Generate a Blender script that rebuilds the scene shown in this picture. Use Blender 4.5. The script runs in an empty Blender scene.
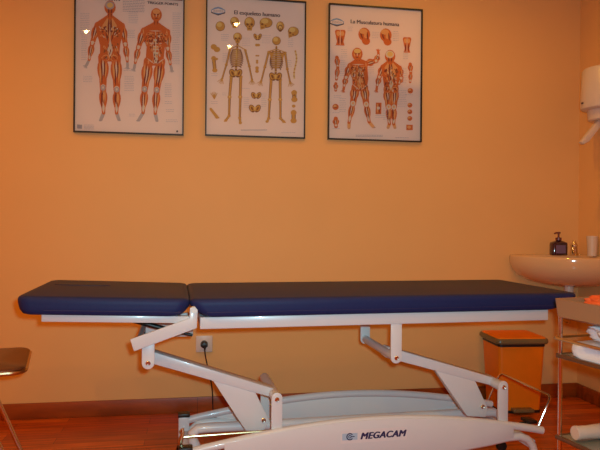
import bpy, bmesh, math, random
from mathutils import Vector, Matrix, noise
S = bpy.context.scene
COL = S.collection
PI = math.pi

# ---------------------------------------------------------------- materials
def mat(name, col, rough=.5, metal=0., coat=0., noise_amt=0., noise_scale=20., emis=None, estr=0., spec=.5, bump=0., sheen=0.):
    m = bpy.data.materials.new(name); m.use_nodes = True
    nt = m.node_tree; b = nt.nodes['Principled BSDF']
    b.inputs['Base Color'].default_value = (*col, 1)
    b.inputs['Roughness'].default_value = rough
    b.inputs['Metallic'].default_value = metal
    b.inputs['Coat Weight'].default_value = coat
    b.inputs['Coat Roughness'].default_value = .08
    b.inputs['Specular IOR Level'].default_value = spec
    if emis:
        b.inputs['Emission Color'].default_value = (*emis, 1); b.inputs['Emission Strength'].default_value = estr
    if noise_amt or bump:
        tc = nt.nodes.new('ShaderNodeTexCoord'); n = nt.nodes.new('ShaderNodeTexNoise')
        n.inputs['Scale'].default_value = noise_scale; n.inputs['Detail'].default_value = 4
        nt.links.new(tc.outputs['Object'], n.inputs['Vector'])
        if noise_amt:
            mx = nt.nodes.new('ShaderNodeMix'); mx.data_type = 'RGBA'
            mx.inputs['A'].default_value = (*[c*(1-noise_amt) for c in col], 1)
            mx.inputs['B'].default_value = (*[min(1, c*(1+noise_amt)) for c in col], 1)
            nt.links.new(n.outputs['Fac'], mx.inputs['Factor'])
            nt.links.new(mx.outputs['Result'], b.inputs['Base Color'])
        if bump:
            bp = nt.nodes.new('ShaderNodeBump'); bp.inputs['Strength'].default_value = bump; bp.inputs['Distance'].default_value = .002
            nt.links.new(n.outputs['Fac'], bp.inputs['Height']); nt.links.new(bp.outputs['Normal'], b.inputs['Normal'])
    return m

WALL = (.84, .47, .175)
M = dict(
    wall=mat('apricot wall paint', WALL, .6, noise_amt=.04, noise_scale=3, bump=.12, spec=.25),
    ceil=mat('pale ceiling paint', (.80, .66, .48), .8),
    white=mat('white powder coated steel', (.71, .71, .72), .32, noise_amt=.02, coat=.2),
    pale=mat('pale grey blue coated steel', (.74, .77, .76), .35),
    vinyl=mat('navy vinyl upholstery', (.018, .027, .105), .5, noise_amt=.12, noise_scale=60, bump=.1, spec=.16),
    vinyld=mat('darker navy vinyl', (.009, .017, .085), .55),
    chrome=mat('chrome', (.75, .72, .66), .16, 1.),
    brass=mat('brassy chrome', (.70, .55, .30), .28, 1.),
    black=mat('black plastic', (.012, .011, .011), .4),
    frame=mat('black frame lacquer', (.008, .004, .003), .4),
    paper=mat('poster paper', (.95, .75, .63), .7),
    porc=mat('glazed porcelain', (.72, .46, .25), .10, coat=.6),
    plastic=mat('white plastic', (.70, .56, .45), .35),
    wplate=mat('socket plastic', (.74, .62, .55), .3),
    orange=mat('orange bin plastic', (.95, .22, .004), .42, noise_amt=.05),
    olive=mat('olive bin rim plastic', (.19, .13, .055), .3),
    brown=mat('brown laminate', (.16, .055, .022), .3, noise_amt=.25, noise_scale=30),
    tray=mat('beige trolley tray plastic', (.38, .21, .10), .35),
    shelfrim=mat('bronze shelf rim', (.18, .085, .035), .35, .4),
    shelfglass=mat('grey green shelf panel', (.20, .21, .17), .15, coat=.5),
    towel=mat('white towelling', (.78, .76, .80), .9, bump=.8, noise_scale=220),
    purple=mat('dark purple soap', (.030, .008, .022), .12, coat=.8),
    label=mat('soap label', (.14, .10, .20), .4),
    pumpm=mat('pump plastic', (.16, .035, .03), .3),
    orangecloth=mat('orange red cloth', (.78, .13, .03), .8, noise_amt=.2, noise_scale=40, bump=.5),
    yellow=mat('yellow plastic', (.75, .50, .16), .5),
    muscle=mat('print muscle red', (.72, .17, .03), .7),
    muscled=mat('print deep red', (.27, .045, .022), .7),
    musclel=mat('print light muscle orange', (.86, .42, .14), .7),
    tendon=mat('print tendon cream', (.80, .68, .50), .7),
    tgrey=mat('print tendon grey', (.52, .44, .41), .7),
    bone=mat('print bone yellow', (.68, .35, .07), .7),
    boned=mat('print bone shade brown', (.27, .10, .025), .7),
    bonel=mat('print bone light', (.84, .58, .18), .7),
    ink=mat('print dark ink', (.09, .055, .06), .7),
    inkg=mat('print grey text', (.42, .36, .37), .7),
    inkl=mat('print pale text', (.54, .47, .48), .7),
    blue=mat('print light blue', (.25, .38, .55), .6),
    navy=mat('print navy', (.02, .018, .09), .5),
    lblue=mat('decal pale blue', (.42, .55, .68), .5),
    decal=mat('decal film', (.76, .72, .72), .3),
    lamp=mat('lamp glow', (1, .8, .5), .5, emis=(1, .72, .36), estr=45),
    lampring=mat('lamp ring', (.6, .55, .45), .3, 1.),
    pipe=mat('pipe plastic', (.70, .64, .54), .35),
)
def glass_mat():
    m = bpy.data.materials.new('picture glass'); m.use_nodes = True; nt = m.node_tree
    nt.nodes.clear()
    o = nt.nodes.new('ShaderNodeOutputMaterial'); mx = nt.nodes.new('ShaderNodeMixShader')
    t = nt.nodes.new('ShaderNodeBsdfTransparent'); g = nt.nodes.new('ShaderNodeBsdfGlossy')
    f = nt.nodes.new('ShaderNodeFresnel'); f.inputs['IOR'].default_value = 1.5
    t.inputs['Color'].default_value = (.97, .95, .95, 1)
    g.inputs['Roughness'].default_value = .012
    nt.links.new(f.outputs[0], mx.inputs[0]); nt.links.new(t.outputs[0], mx.inputs[1]); nt.links.new(g.outputs[0], mx.inputs[2])
    nt.links.new(mx.outputs[0], o.inputs[0]); return m
M['glass'] = glass_mat()

def wood_floor(name, scale_len, width, c1, c2, c3, rough=.28, rot=0.):
    m = bpy.data.materials.new(name); m.use_nodes = True; nt = m.node_tree; L = nt.links; N = nt.nodes
    b = N['Principled BSDF']; b.inputs['Roughness'].default_value = rough
    tc = N.new('ShaderNodeTexCoord'); mp = N.new('ShaderNodeMapping'); mp.inputs['Rotation'].default_value[2] = rot
    L.new(tc.outputs['Object'], mp.inputs['Vector'])
    br = N.new('ShaderNodeTexBrick'); br.offset = .37; br.inputs['Scale'].default_value = 1
    br.inputs['Brick Width'].default_value = scale_len; br.inputs['Row Height'].default_value = width
    br.inputs['Mortar Size'].default_value = .0012; br.inputs['Color1'].default_value = (*c1, 1); br.inputs['Color2'].default_value = (*c2, 1)
    br.inputs['Mortar'].default_value = (*[c*.45 for c in c3], 1); br.inputs['Bias'].default_value = 0
    L.new(mp.outputs[0], br.inputs['Vector'])
    mp2 = N.new('ShaderNodeMapping'); mp2.inputs['Scale'].default_value = (2.2, 38, 10); L.new(mp.outputs[0], mp2.inputs['Vector'])
    n = N.new('ShaderNodeTexNoise'); n.inputs['Scale'].default_value = 1.6; n.inputs['Detail'].default_value = 5; L.new(mp2.outputs[0], n.inputs['Vector'])
    r = N.new('ShaderNodeValToRGB'); r.color_ramp.elements[0].position = .35; r.color_ramp.elements[1].position = .68
    r.color_ramp.elements[0].color = (.62, .55, .5, 1); r.color_ramp.elements[1].color = (1.1, 1.08, 1.05, 1)
    L.new(n.outputs['Fac'], r.inputs[0])
    mx = N.new('ShaderNodeMix'); mx.data_type = 'RGBA'; mx.blend_type = 'MULTIPLY'; mx.inputs['Factor'].default_value = 1
    L.new(br.outputs['Color'], mx.inputs['A']); L.new(r.outputs[0], mx.inputs['B']); L.new(mx.outputs['Result'], b.inputs['Base Color'])
    return m
M['floor'] = wood_floor('strip laminate', .62, .075, (.80, .165, .014), (.50, .075, .007), (.40, .07, .01))
M['base'] = wood_floor('skirting wood', 2.4, .5, (.40, .080, .008), (.40, .080, .008), (.20, .05, .01), .4)

# ---------------------------------------------------------------- builders
class B:
    def __init__(s): s.bm = bmesh.new()
    def box(s, x0, x1, y0, y1, z0, z1, mi=0):
        v = [s.bm.verts.new(p) for p in ((x0,y0,z0),(x1,y0,z0),(x1,y1,z0),(x0,y1,z0),(x0,y0,z1),(x1,y0,z1),(x1,y1,z1),(x0,y1,z1))]
        for f in ((0,3,2,1),(4,5,6,7),(0,1,5,4),(1,2,6,5),(2,3,7,6),(3,0,4,7)):
            s.bm.faces.new([v[i] for i in f]).material_index = mi
        return s
    def prism(s, pts, y0, y1, mi=0):            # outline in x,z extruded along y
        a = [s.bm.verts.new((p[0], y0, p[1])) for p in pts]; b = [s.bm.verts.new((p[0], y1, p[1])) for p in pts]
        n = len(pts)
        s.bm.faces.new(a).material_index = mi; s.bm.faces.new(b[::-1]).material_index = mi
        for i in range(n): s.bm.faces.new((a[i], b[i], b[(i+1)%n], a[(i+1)%n])).material_index = mi
        return s
    def prismz(s, pts, z0, z1, mi=0):           # outline in x,y extruded along z
        a = [s.bm.verts.new((p[0], p[1], z0)) for p in pts]; b = [s.bm.verts.new((p[0], p[1], z1)) for p in pts]
        n = len(pts)
        s.bm.faces.new(a[::-1]).material_index = mi; s.bm.faces.new(b).material_index = mi
        for i in range(n): s.bm.faces.new((a[i], a[(i+1)%n], b[(i+1)%n], b[i])).material_index = mi
        return s
    def tube(s, pts, r, n=12, mi=0, closed=False, sy=1., rs=None):
        pts = [Vector(p) for p in pts]; rings = []; N = len(pts); up = None
        for i, p in enumerate(pts):
            if closed: t = (pts[(i+1)%N]-pts[i-1]).normalized()
            else: t = (pts[min(i+1,N-1)]-pts[max(i-1,0)]).normalized()
            if up is None:
                up = Vector((0,0,1)) if abs(t.z) < .9 else Vector((0,1,0))
            a = t.cross(up).normalized(); bb = a.cross(t).normalized(); up = bb
            rr = rs[i] if rs else r
            rings.append([s.bm.verts.new(p + a*rr*sy*math.cos(k*2*PI/n) + bb*rr*math.sin(k*2*PI/n)) for k in range(n)])
        for i in range(N if closed else N-1):
            A, C = rings[i], rings[(i+1)%N]
            for k in range(n):
                s.bm.faces.new((A[k], A[(k+1)%n], C[(k+1)%n], C[k])).material_index = mi
        if not closed:
            s.bm.faces.new(rings[0][::-1]).material_index = mi; s.bm.faces.new(rings[-1]).material_index = mi
        return s
    def lathe(s, prof, c=(0,0,0), n=28, mi=0, ax='z', sx=1., sy=1.):   # prof: (radius, height)
        rings = []
        for r, h in prof:
            R = []
            for k in range(n):
                u, v = r*math.cos(2*PI*k/n)*sx, r*math.sin(2*PI*k/n)*sy
                p = (u, v, h) if ax == 'z' else ((u, -h, v) if ax == 'y' else (h, u, v))
                R.append(s.bm.verts.new((p[0]+c[0], p[1]+c[1], p[2]+c[2])))
            rings.append(R)
        for A, C in zip(rings, rings[1:]):
            for k in range(n): s.bm.faces.new((A[k], A[(k+1)%n], C[(k+1)%n], C[k])).material_index = mi
        s.bm.faces.new(rings[0][::-1]).material_index = mi; s.bm.faces.new(rings[-1]).material_index = mi
        return s
    def done(s, name, mats, parent=None, bevel=0., seg=2, smooth=True, ang=35):
        bm = s.bm
        bmesh.ops.recalc_face_normals(bm, faces=bm.faces)
        if bevel:
            es = [e for e in bm.edges if len(e.link_faces) == 2 and e.calc_face_angle(0) > math.radians(30)]
            bmesh.ops.bevel(bm, geom=es, offset=bevel, segments=seg, profile=.5, affect='EDGES', clamp_overlap=True)
        me = bpy.data.meshes.new(name); bm.to_mesh(me); bm.free()
        for m in (mats if isinstance(mats, (list, tuple)) else [mats]): me.materials.append(M[m] if isinstance(m, str) else m)
        if smooth:
            me.shade_smooth()
            try: me.set_sharp_from_angle(angle=math.radians(ang))
            except Exception: pass
        o = bpy.data.objects.new(name, me); COL.objects.link(o)
        if parent: o.parent = parent
        return o

def thing(name, label, cat, loc=(0,0,0), rz=0, group=None):
    o = bpy.data.objects.new(name, None); COL.objects.link(o); o.empty_display_size = .05
    o.location = loc; o.rotation_euler[2] = rz; o['label'] = label; o['category'] = cat
    if group: o['group'] = group
    return o
def tag(o, label, cat, group=None):
    o['label'] = label; o['category'] = cat
    if group: o['group'] = group
    return o
def struct(o): o['kind'] = 'structure'; return o
def text(name, s, size, m, parent, loc, rot=(PI/2,0,0), bold=(0,), shear=0., align='LEFT', depth=.0002, space=1., sx=1.):
    c = bpy.data.curves.new('tmp_text', 'FONT'); c.body = s; c.size = size; c.shear = shear
    c.align_x = align; c.extrude = depth; c.space_character = space
    t = bpy.data.objects.new('tmp_text', c); COL.objects.link(t); bpy.context.view_layer.update()
    me = bpy.data.meshes.new_from_object(t.evaluated_get(bpy.context.evaluated_depsgraph_get()))
    bpy.data.objects.remove(t); bpy.data.curves.remove(c)
    bm = bmesh.new()
    for k, d in enumerate(bold):
        me.transform(Matrix.Translation((d[0] if isinstance(d, tuple) else d, d[1] if isinstance(d, tuple) else 0, depth*.3*k))); bm.from_mesh(me)
        me.transform(Matrix.Translation((-(d[0] if isinstance(d, tuple) else d), -(d[1] if isinstance(d, tuple) else 0), -depth*.3*k)))
    bm.to_mesh(me); bm.free()
    me.name = name; me.materials.clear(); me.materials.append(M[m])
    o = bpy.data.objects.new(name, me); COL.objects.link(o); o.parent = parent; o.location = loc; o.rotation_euler = rot; o.scale = (sx, 1, 1)
    return o

# ---------------------------------------------------------------- camera
F, YAW, PITCH, ROLL = 609.6, .1642, -.0014, .0084
CAM = Vector((0, -3.17, .9675))
fw = Vector((math.sin(YAW)*math.cos(PITCH), math.cos(YAW)*math.cos(PITCH), math.sin(PITCH)))
rt = Vector((math.cos(YAW), -math.sin(YAW), 0)); up = rt.cross(fw)
r2 = rt*math.cos(ROLL)+up*math.sin(ROLL); u2 = -rt*math.sin(ROLL)+up*math.cos(ROLL)
cd = bpy.data.cameras.new('camera'); cam = bpy.data.objects.new('camera', cd); COL.objects.link(cam)
cam.matrix_world = Matrix(((r2.x,u2.x,-fw.x,CAM.x),(r2.y,u2.y,-fw.y,CAM.y),(r2.z,u2.z,-fw.z,CAM.z),(0,0,0,1)))
cd.sensor_width = 36; cd.lens = F/600*36; cd.clip_start = .02
S.camera = cam

# ---------------------------------------------------------------- room
X0, X1, Y0, H = -2.4, 2.134, -4.7, 2.55
struct(B().box(X0-.1, X1+.1, Y0-.1, .1, -.06, 0).done('floor', 'floor'))
struct(B().box(X0-.1, X1+.1, Y0-.1, .1, H, H+.06).done('ceiling', 'ceil'))
struct(B().box(X0-.1, X1+.1, 0, .1, 0, H).done('wall_back', 'wall'))
struct(B().box(X1, X1+.1, Y0, 0, 0, H).done('wall_right', 'wall'))
struct(B().box(X0-.1, X0, Y0, 0, 0, H).done('wall_left', 'wall'))
struct(B().box(X0-.1, X1+.1, Y0-.1, Y0, 0, H).done('wall_front', 'wall'))
def skirt(name, x0, x1, y0, y1):
    struct(B().box(x0, x1, y0, y1, 0, .078).done(name, 'base', bevel=.003))
skirt('baseboard_back', X0, X1, -.013, 0)
skirt('baseboard_right', X1-.013, X1, Y0, -.013)
skirt('baseboard_left', X0, X0+.013, Y0, -.013)
skirt('baseboard_front', X0+.013, X1-.013, Y0, Y0+.013)

# ---------------------------------------------------------------- treatment table (local frame: x along, y deep, z up)
TT = thing('treatment_table', 'navy blue padded two-section treatment table on white steel lifting base', 'treatment table', (0,-1.05,0), math.radians(2.2))
TL = math.radians(2.0)     # head section lifts slightly towards its end
def tilt(x, z): return (-.01 + (x+.01)*math.cos(TL) + (z-.62)*math.sin(TL)*0, z - (x+.01)*math.sin(TL))
def rrect2(x0, x1, y0, y1, r, n=7):
    P = []
    for (cx, cy, a0) in ((x1-r,y1-r,0),(x0+r,y1-r,PI/2),(x0+r,y0+r,PI),(x1-r,y0+r,3*PI/2)):
        for i in range(n+1):
            a = a0+i*PI/2/n; P.append((cx+r*math.cos(a), cy+r*math.sin(a)))
    return P
def loft(b, loops, mi=0, cap0=True, cap1=True):
    R = [[b.bm.verts.new(p) for p in L] for L in loops]; n = len(R[0])
    for A_, C_ in zip(R, R[1:]):
        for k in range(n): b.bm.faces.new((A_[k], A_[(k+1)%n], C_[(k+1)%n], C_[k])).material_index = mi
    if cap0: b.bm.faces.new(R[0][::-1]).material_index = mi
    if cap1: b.bm.faces.new(R[-1]).material_index = mi
def cushion(name, x0, x1, zb, zt, tilted, cl, cr, rc=.045, y0=0., y1=.6):
    H_ = zt-zb; loops = []
    for f, uc, ins in ((0,1,.014),(.05,.88,.005),(.25,.55,0),(.45,.25,0),(.62,.07,0),(.78,0,0),(.90,0,.003),(.97,0,.009),(1,0,.020)):
        P = rrect2(x0+cl*uc+ins, x1-cr*uc-ins, y0+ins, y1-ins, max(.01, rc-ins)); z = zb+H_*f
        loops.append([((tilt(x, z)[0] if tilted else x), y, (tilt(x, z)[1] if tilted else z)) for x, y in P])
    b = B(); loft(b, loops); return b.done(name, 'vinyl', TT, ang=60)
hc = cushion('head_cushion', -.588, -.026, .645, .707, True, .012, .032)
mc = cushion('main_cushion', -.030, 1.480, .642, .707, False, .050, .10)
# covered breathing opening in the head cushion
b = B(); ring = [(-.36+.105*math.cos(t*PI/12), .40+.036*math.sin(t*PI/12)) for t in range(24)]
ring = [(x-.075, y-.0) for x, y in ring]
b.prismz(ring, .7055, .7085); o = b.done('breathing_hole_cover', 'vinyld', hc, bevel=.001); o['label'] = 'darker oval cover over breathing hole'
o.rotation_euler[1] = TL; o.location = (-.0002-.706*math.sin(TL)+.0003, 0, 0)
o.location.z = 0.0003
# seams
for (par, x0, x1, tl, zz) in ((hc, -.50, -.06, True, .661), (mc, .03, 1.42, False, .660)):
    a = tilt(x0, zz) if tl else (x0, zz); c = tilt(x1, zz) if tl else (x1, zz)
    B().tube([(a[0], .0005, a[1]), (c[0], .0005, c[1])], .0016, 6).done('seam', 'vinyld', par)
# frames
b = B()
for y in ((.02,.05),(.55,.58)): b.box(.007, 1.352, y[0], y[1], .600, .6415)
b.box(.007, .037, .05, .55, .602, .6405); b.box(1.322, 1.352, .05, .55, .602, .6405); b.box(.62, .80, .05, .55, .612, .6405)
b.done('main_frame', 'white', TT, bevel=.003)
b = B()
for y in ((.02,.045),(.555,.58)):
    b.prism([tilt(-.51,.621), tilt(-.03,.621), tilt(-.03,.645), tilt(-.51,.645)], *y)
b.prism([tilt(-.51,.623), tilt(-.485,.623), tilt(-.485,.644), tilt(-.51,.644)], .045, .555)
b.prism([tilt(-.25,.623), tilt(-.225,.623), tilt(-.225,.644), tilt(-.25,.644)], .045, .555)
b.done('head_frame', 'white', TT, bevel=.002)
# slanting supports below the hinge
for y in ((.008,.019),(.581,.592)):
    B().prism([(-.226,.574),(-.213,.533),(-.004,.606),(-.001,.668),(-.012,.682),(-.028,.676),(-.030,.640)], *y).done('hinge_arm', 'white', TT, bevel=.002)
for y in (.006, .594):
    B().lathe([(.0,-.004),(.010,-.004),(.010,.004),(0.0001,.004)], (-.014,y,.668), 14, ax='y').done('hinge_bolt', 'pale', TT)
B().box(-.195,-.004,.42,.432,.502,.60).done('hinge_plate', 'pale', TT, bevel=.004)
B().box(-.201,-.195,.415,.437,.505,.60).done('plate_edge', 'black', TT)
B().tube([(-.25,.30,.598),(-.10,.30,.552)], .010).tube([(-.10,.30,.552),(-.01,.30,.53)], .006).done('gas_spring', 'black', TT)
B().tube([(-.20,.0195,.56),(-.20,.5805,.56)], .010).done('support_crossbar', 'white', TT)
# lifting linkage, two identical sets
def stadium(cx, zt_, zb_, w, n=8):     # flat strap with round lower end, xz outline
    r = w/2; P = [(cx-r, zt_)]
    P += [(cx - r*math.cos(i*PI/n), zb_+r - r*math.sin(i*PI/n)) for i in range(n+1)]
    P.append((cx+r, zt_)); return P
def stadium_up(cx, zb_, zt_, w, n=8):
    r = w/2; P = [(cx+r, zb_)]
    P += [(cx + r*math.cos(i*PI/n), zt_-r + r*math.sin(i*PI/n)) for i in range(n+1)]
    P.append((cx-r, zb_)); return P
def bolt(name, x, y, z, par):
    B().lathe([(.0,-.003),(.0085,-.003),(.0085,.002),(.006,.004),(.006,.001),(.0001,.001)], (x,y,z), 14, ax='y').done(name, 'chrome', par)
for k, dx in enumerate((0., .893)):
    ux, uz = (-.167, .488) if k == 0 else (.728, .474)
    lx, lz = (.286, .333) if k == 0 else (1.184, .336)
    topz = .568 if k == 0 else .600
    s_ = B().prism(stadium(ux, topz, uz-.021, .042), .024, .034).done('link_strap', 'white', TT, bevel=.0015)
    bolt('pivot_bolt', ux, .023, uz, s_)
    ybk = .40 if k else .23
    if k: B().prism(stadium(ux, .600, uz-.021, .042), ybk, ybk+.01).done('link_strap', 'pale', TT, bevel=.0015)
    B().tube([(ux,.034,uz),(ux,ybk,uz)], .016, 16).done('pivot_tube', 'white', TT)
    # beam
    d = Vector((lx-ux, 0, lz-uz)).normalized(); n_ = Vector((-d.z, 0, d.x))
    hh = .021
    p = [Vector((ux,0,uz))-d*.0+n_*hh, Vector((lx,0,lz))+d*.0+n_*hh*.9, Vector((lx,0,lz))-n_*hh*.7, Vector((ux,0,uz))-n_*hh]
    ar = B().prism([(q.x, q.z) for q in p], .125, .185).done('lift_arm', 'white', TT, bevel=.004)
    g = [(.052,.405),(.182,.201),(.249,.198),(.270,.232),(.212,.352)]
    if k: g = [(.926,.403),(1.068,.206),(1.148,.198),(1.156,.237),(1.100,.350)]
    B().prism(g, .128, .166).done('gusset_plate', 'white', ar, bevel=.002)
    bolt('gusset_bolt', g[3][0]-.022, .127, g[3][1]+.005, ar)
    # lower post and tube
    ps = B().prism(stadium_up(lx, .165, lz+.024, .040), .056, .068).done('lift_post', 'white', TT, bevel=.0015)
    bolt('pivot_bolt', lx, .055, lz+.0, ps)
    if not k: B().prism(stadium_up(lx, .165, lz+.012, .036), .352, .364).done('lift_post', 'pale', TT, bevel=.0015)
    B().tube([(lx,.068,lz),(lx,.370 if not k else .195,lz)], .020, 18).done('pivot_tube', 'white', TT)
def fork(x, y, z0, z1, name, par):
    o = B().prism([(-.018,.03),(-.013,.03),(-.013,z0+.006),(.013,z0+.006),(.013,.03),(.018,.03),(.018,z1+.006),(-.018,z1+.006)], -.010, .010).done(name, 'chrome', par)
    o.rotation_euler[2] = PI/2; o.location = (x, y, 0); return o
# base: two arched side tubes with panels
def arch(x): # height of side tube centre
    t = (x-.655)/.70
    return .240 - .078*(1-math.cos(min(1, abs(t))*PI*.5))*1.0 - .012*max(0, abs(t)-.9)*10*.3
def low(x): return .098+.045*((x-.655)/.56)**2
def base_side(y, front):
    dz = 0 if front else -.011
    pts = [(x, y, arch(x)+dz) for x in [-.02+i*1.37/30 for i in range(31)]]
    t = B().tube(pts, .015, 16).done('base_rail', 'white', TT)
    xs = [.096+i*(1.218-.098)/24 for i in range(25)]
    top = [(x, arch(x)+dz+.006) for x in xs]; bot = [(x, low(x)) for x in xs[::-1]]
    pn = B().prism(top+bot, y-.0165 if front else y-.004, y-.004 if front else y+.006).done('base_panel', 'white' if front else 'pale', TT, bevel=.0015)
    P = [(-.02,y,.045),(-.016,y,.08),(-.004,y,.115),(.02,y,.136),(.06,y,.140)] + [(x, y, low(x)) for x in (.1,.25,.4,.55,.7,.85,1.0,1.12,1.2)] + [(1.25,y,.142),(1.283,y,.130),(1.306,y,.105),(1.318,y,.07),(1.322,y,.045)]
    B().tube(P, .0155, 16).done('lower_rail', 'white' if front else 'pale', TT)
    return pn
pf = base_side(.050, True); pb = base_side(.445, False)
# lettering on the front panel
ty = .0335-.0006
rotl = math.radians(1.3)
B().box(.519, .776, ty+.0001, ty+.0005, .165, .213).done('decal_film', 'decal', pf)
tx = text('lettering', 'MEGACAM', .0335, 'navy', pf, (.592, ty, .1775), (PI/2, -math.radians(.4), 0), bold=((-.0004,0),(.0010,.0008),(.0024,.0004),(.0036,0),(.0010,-.0008),(.0024,-.0006)), shear=.28, space=1.06, sx=1.04)
b = B(); n = 28
def ring2(b, cx, cz, r0, r1, y0, y1, a0=0, a1=2*PI, n=28, mi=0, sz=1.):
    for i in range(n):
        t0, t1 = a0+(a1-a0)*i/n, a0+(a1-a0)*(i+1)/n
        b.prism([(cx+r0*math.cos(t0), cz+sz*r0*math.sin(t0)), (cx+r1*math.cos(t0), cz+sz*r1*math.sin(t0)), (cx+r1*math.cos(t1), cz+sz*r1*math.sin(t1)), (cx+r0*math.cos(t1), cz+sz*r0*math.sin(t1))], y0, y1, mi)
b.box(.525, .583, ty, ty+.0004, .177, .2015, 0)
ring2(b, .554, .1893, .0095, .0135, ty-.0006, ty+.0004, .6, 2*PI-.6, 20, 1)
ring2(b, .554, .1893, .0035, .0062, ty-.0006, ty+.0004, 0, 2*PI, 14, 1)
b.box(.559, .572, ty-.0006, ty+.0004, .1878, .1908, 1)
b.done('round_emblem', ['lblue', 'navy'], pf, smooth=False)
# end housings with castors
for x0 in (-.060, 1.300):
    for y in (.050, .450):
        if x0 < 0: hs = B().box(x0, x0+.044, y-.020, y+.020, .055, .168 if y > .2 else .172).done('end_housing', 'white', TT, bevel=.003)
        if x0 < 0: B().box(x0-.002, x0+.046, y-.022, y+.022, .168 if y > .2 else .172, .182 if y > .2 else .186).done('housing_cap', 'black', hs, bevel=.003)
        cs = B().lathe([(.0001,-.012),(.028,-.012),(.030,-.008),(.030,.008),(.028,.012),(.0001,.012)], (x0+.022,y,.030), 24, ax='y').done('castor_wheel', 'black', TT)
        fork(x0+.022, y, .055, .062, 'castor_fork', cs)
# cross members joining the two sides
for x in (-.035, 1.320):
    B().box(x-.014, x+.014, 0.071, .429, .085, .115).done('base_crossbar', 'white', TT, bevel=.003)
# bent tube frame on the floor side
P = [(.03,.27,.045),(.012,.27,.09),(-.006,.27,.13),(-.008,.27,.155),(.012,.27,.172),(.05,.27,.174)] + [(x,.27,.172) for x in (.3,.6,.9,1.15)] + [(1.26,.27,.170),(1.29,.27,.155),(1.30,.27,.12),(1.30,.27,.045)]
B().tube(P, .019, 16).done('transport_rail', 'white', TT)
for x in (.03, 1.30):
    B().lathe([(.0001,-.010),(.021,-.010),(.022,-.006),(.022,.006),(.021,.010),(.0001,.010)], (x,.27,.0225), 20, ax='y').done('transport_wheel', 'black', TT)
B().tube([(-.045,.098,.203),(.15,.098,.205),(.30,.098,.207)], .0045, 10).done('brake_rod', 'brass', TT)
B().tube([(-.052,.088,.165),(-.056,.086,.185),(-.052,.086,.205),(-.046,.086,.222),(-.050,.086,.236)], .006, 10, rs=[.010,.007,.008,.005,.007]).done('brake_lever', 'brass', TT)
B().box(1.352,1.395,.15,.21,.150,.163).box(1.33,1.36,.175,.185,.12,.152).done('release_pedal', 'black', TT, bevel=.003)
fb = [(1.335,.06,.165),(1.362,.06,.222),(1.386,.06,.270),(1.394,.066,.284),(1.398,.08,.288),(1.398,.25,.288),(1.398,.43,.288),(1.394,.442,.284),(1.386,.448,.270),(1.362,.448,.222),(1.335,.448,.165)]
B().tube(fb, .0048, 10).done('foot_bar', 'chrome', TT)

# ---------------------------------------------------------------- posters
random.seed(4)
class Art:
    """flat printed shapes; x right, z up, each layer a hair in front of the last"""
    def __init__(s, tf, sc): s.tf = tf; s.l = 0; s.P = []
    def poly(s, pts, m):
        s.l += 1; s.P.append((pts, m, -.0002 - s.l*.000012))
    def ell(s, cx, cy, rx, ry, m, n=16, rot=0):
        c, q = math.cos(rot), math.sin(rot)
        s.poly([(cx+rx*math.cos(2*PI*i/n)*c-ry*math.sin(2*PI*i/n)*q, cy+rx*math.cos(2*PI*i/n)*q+ry*math.sin(2*PI*i/n)*c) for i in range(n)], m)
    def cap(s, a, b, ra, rb, m, n=6):
        dx, dy = b[0]-a[0], b[1]-a[1]; t = math.atan2(dy, dx); P = []
        for i in range(n+1):
            w = t+PI/2+PI*i/n; P.append((a[0]+ra*math.cos(w), a[1]+ra*math.sin(w)))
        for i in range(n+1):
            w = t-PI/2+PI*i/n; P.append((b[0]+rb*math.cos(w), b[1]+rb*math.sin(w)))
        s.poly(P, m)
    def spindle(s, a, b, w, m, k=.5):   # muscle belly, pointed at both ends
        dx, dy = b[0]-a[0], b[1]-a[1]; L = math.hypot(dx, dy) or 1; nx, ny = -dy/L, dx/L; P = []
        for i in range(9):
            t = i/8; f = math.sin(PI*t**(.7 if k < .5 else 1.)) * w; P.append((a[0]+dx*t+nx*f, a[1]+dy*t+ny*f))
        for i in range(7, 0, -1):
            t = i/8; f = math.sin(PI*t**(.7 if k < .5 else 1.)) * w; P.append((a[0]+dx*t-nx*f, a[1]+dy*t-ny*f))
        s.poly(P, m)
    def textlines(s, x0, x1, y0, y1, step, m='inkl', h=.9):
        y = y0
        while y < y1:
            x = x0
            while x < x1-3:
                w = random.uniform(3, 8); e = min(x+w, x1*1.-random.uniform(0, 2)); 
                s.poly([(x, y), (e, y), (e, y+h), (x, y+h)], m); x = e+1.2
            y += step
    def done(s, name, par, loc, gap=None):
        """gap: drawings further apart than this become separate printed motifs"""
        n = len(s.P); g = list(range(n))
        if gap is None: g = [0]*n
        else:
            def find(a):
                while g[a] != a: g[a] = g[g[a]]; a = g[a]
                return a
            bb = [(min(p[0] for p in q[0]), max(p[0] for p in q[0]), min(p[1] for p in q[0]), max(p[1] for p in q[0])) for q in s.P]
            for a in range(n):
                for b in range(a):
                    A_, B_ = bb[a], bb[b]
                    if A_[0]-gap < B_[1] and B_[0]-gap < A_[1] and A_[2]-gap < B_[3] and B_[2]-gap < A_[3]: g[find(a)] = find(b)
            g = [find(a) for a in range(n)]
        out = []
        for k in dict.fromkeys(g):
            bm = bmesh.new(); mats = []
            for q, gg in zip(s.P, g):
                if gg != k: continue
                if q[1] not in mats: mats.append(q[1])
                vs = []
                for p in q[0]:
                    x, z = s.tf(*p); vs.append(bm.verts.new((x, q[2], z)))
                bm.faces.new(vs).material_index = mats.index(q[1])
            bmesh.ops.recalc_face_normals(bm, faces=bm.faces)
            me = bpy.data.meshes.new(name); bm.to_mesh(me); bm.free()
            for m in mats: me.materials.append(M[m])
            o = bpy.data.objects.new(name, me); COL.objects.link(o); o.parent = par; o.location = loc; out.append(o)
        return out[0]

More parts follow.
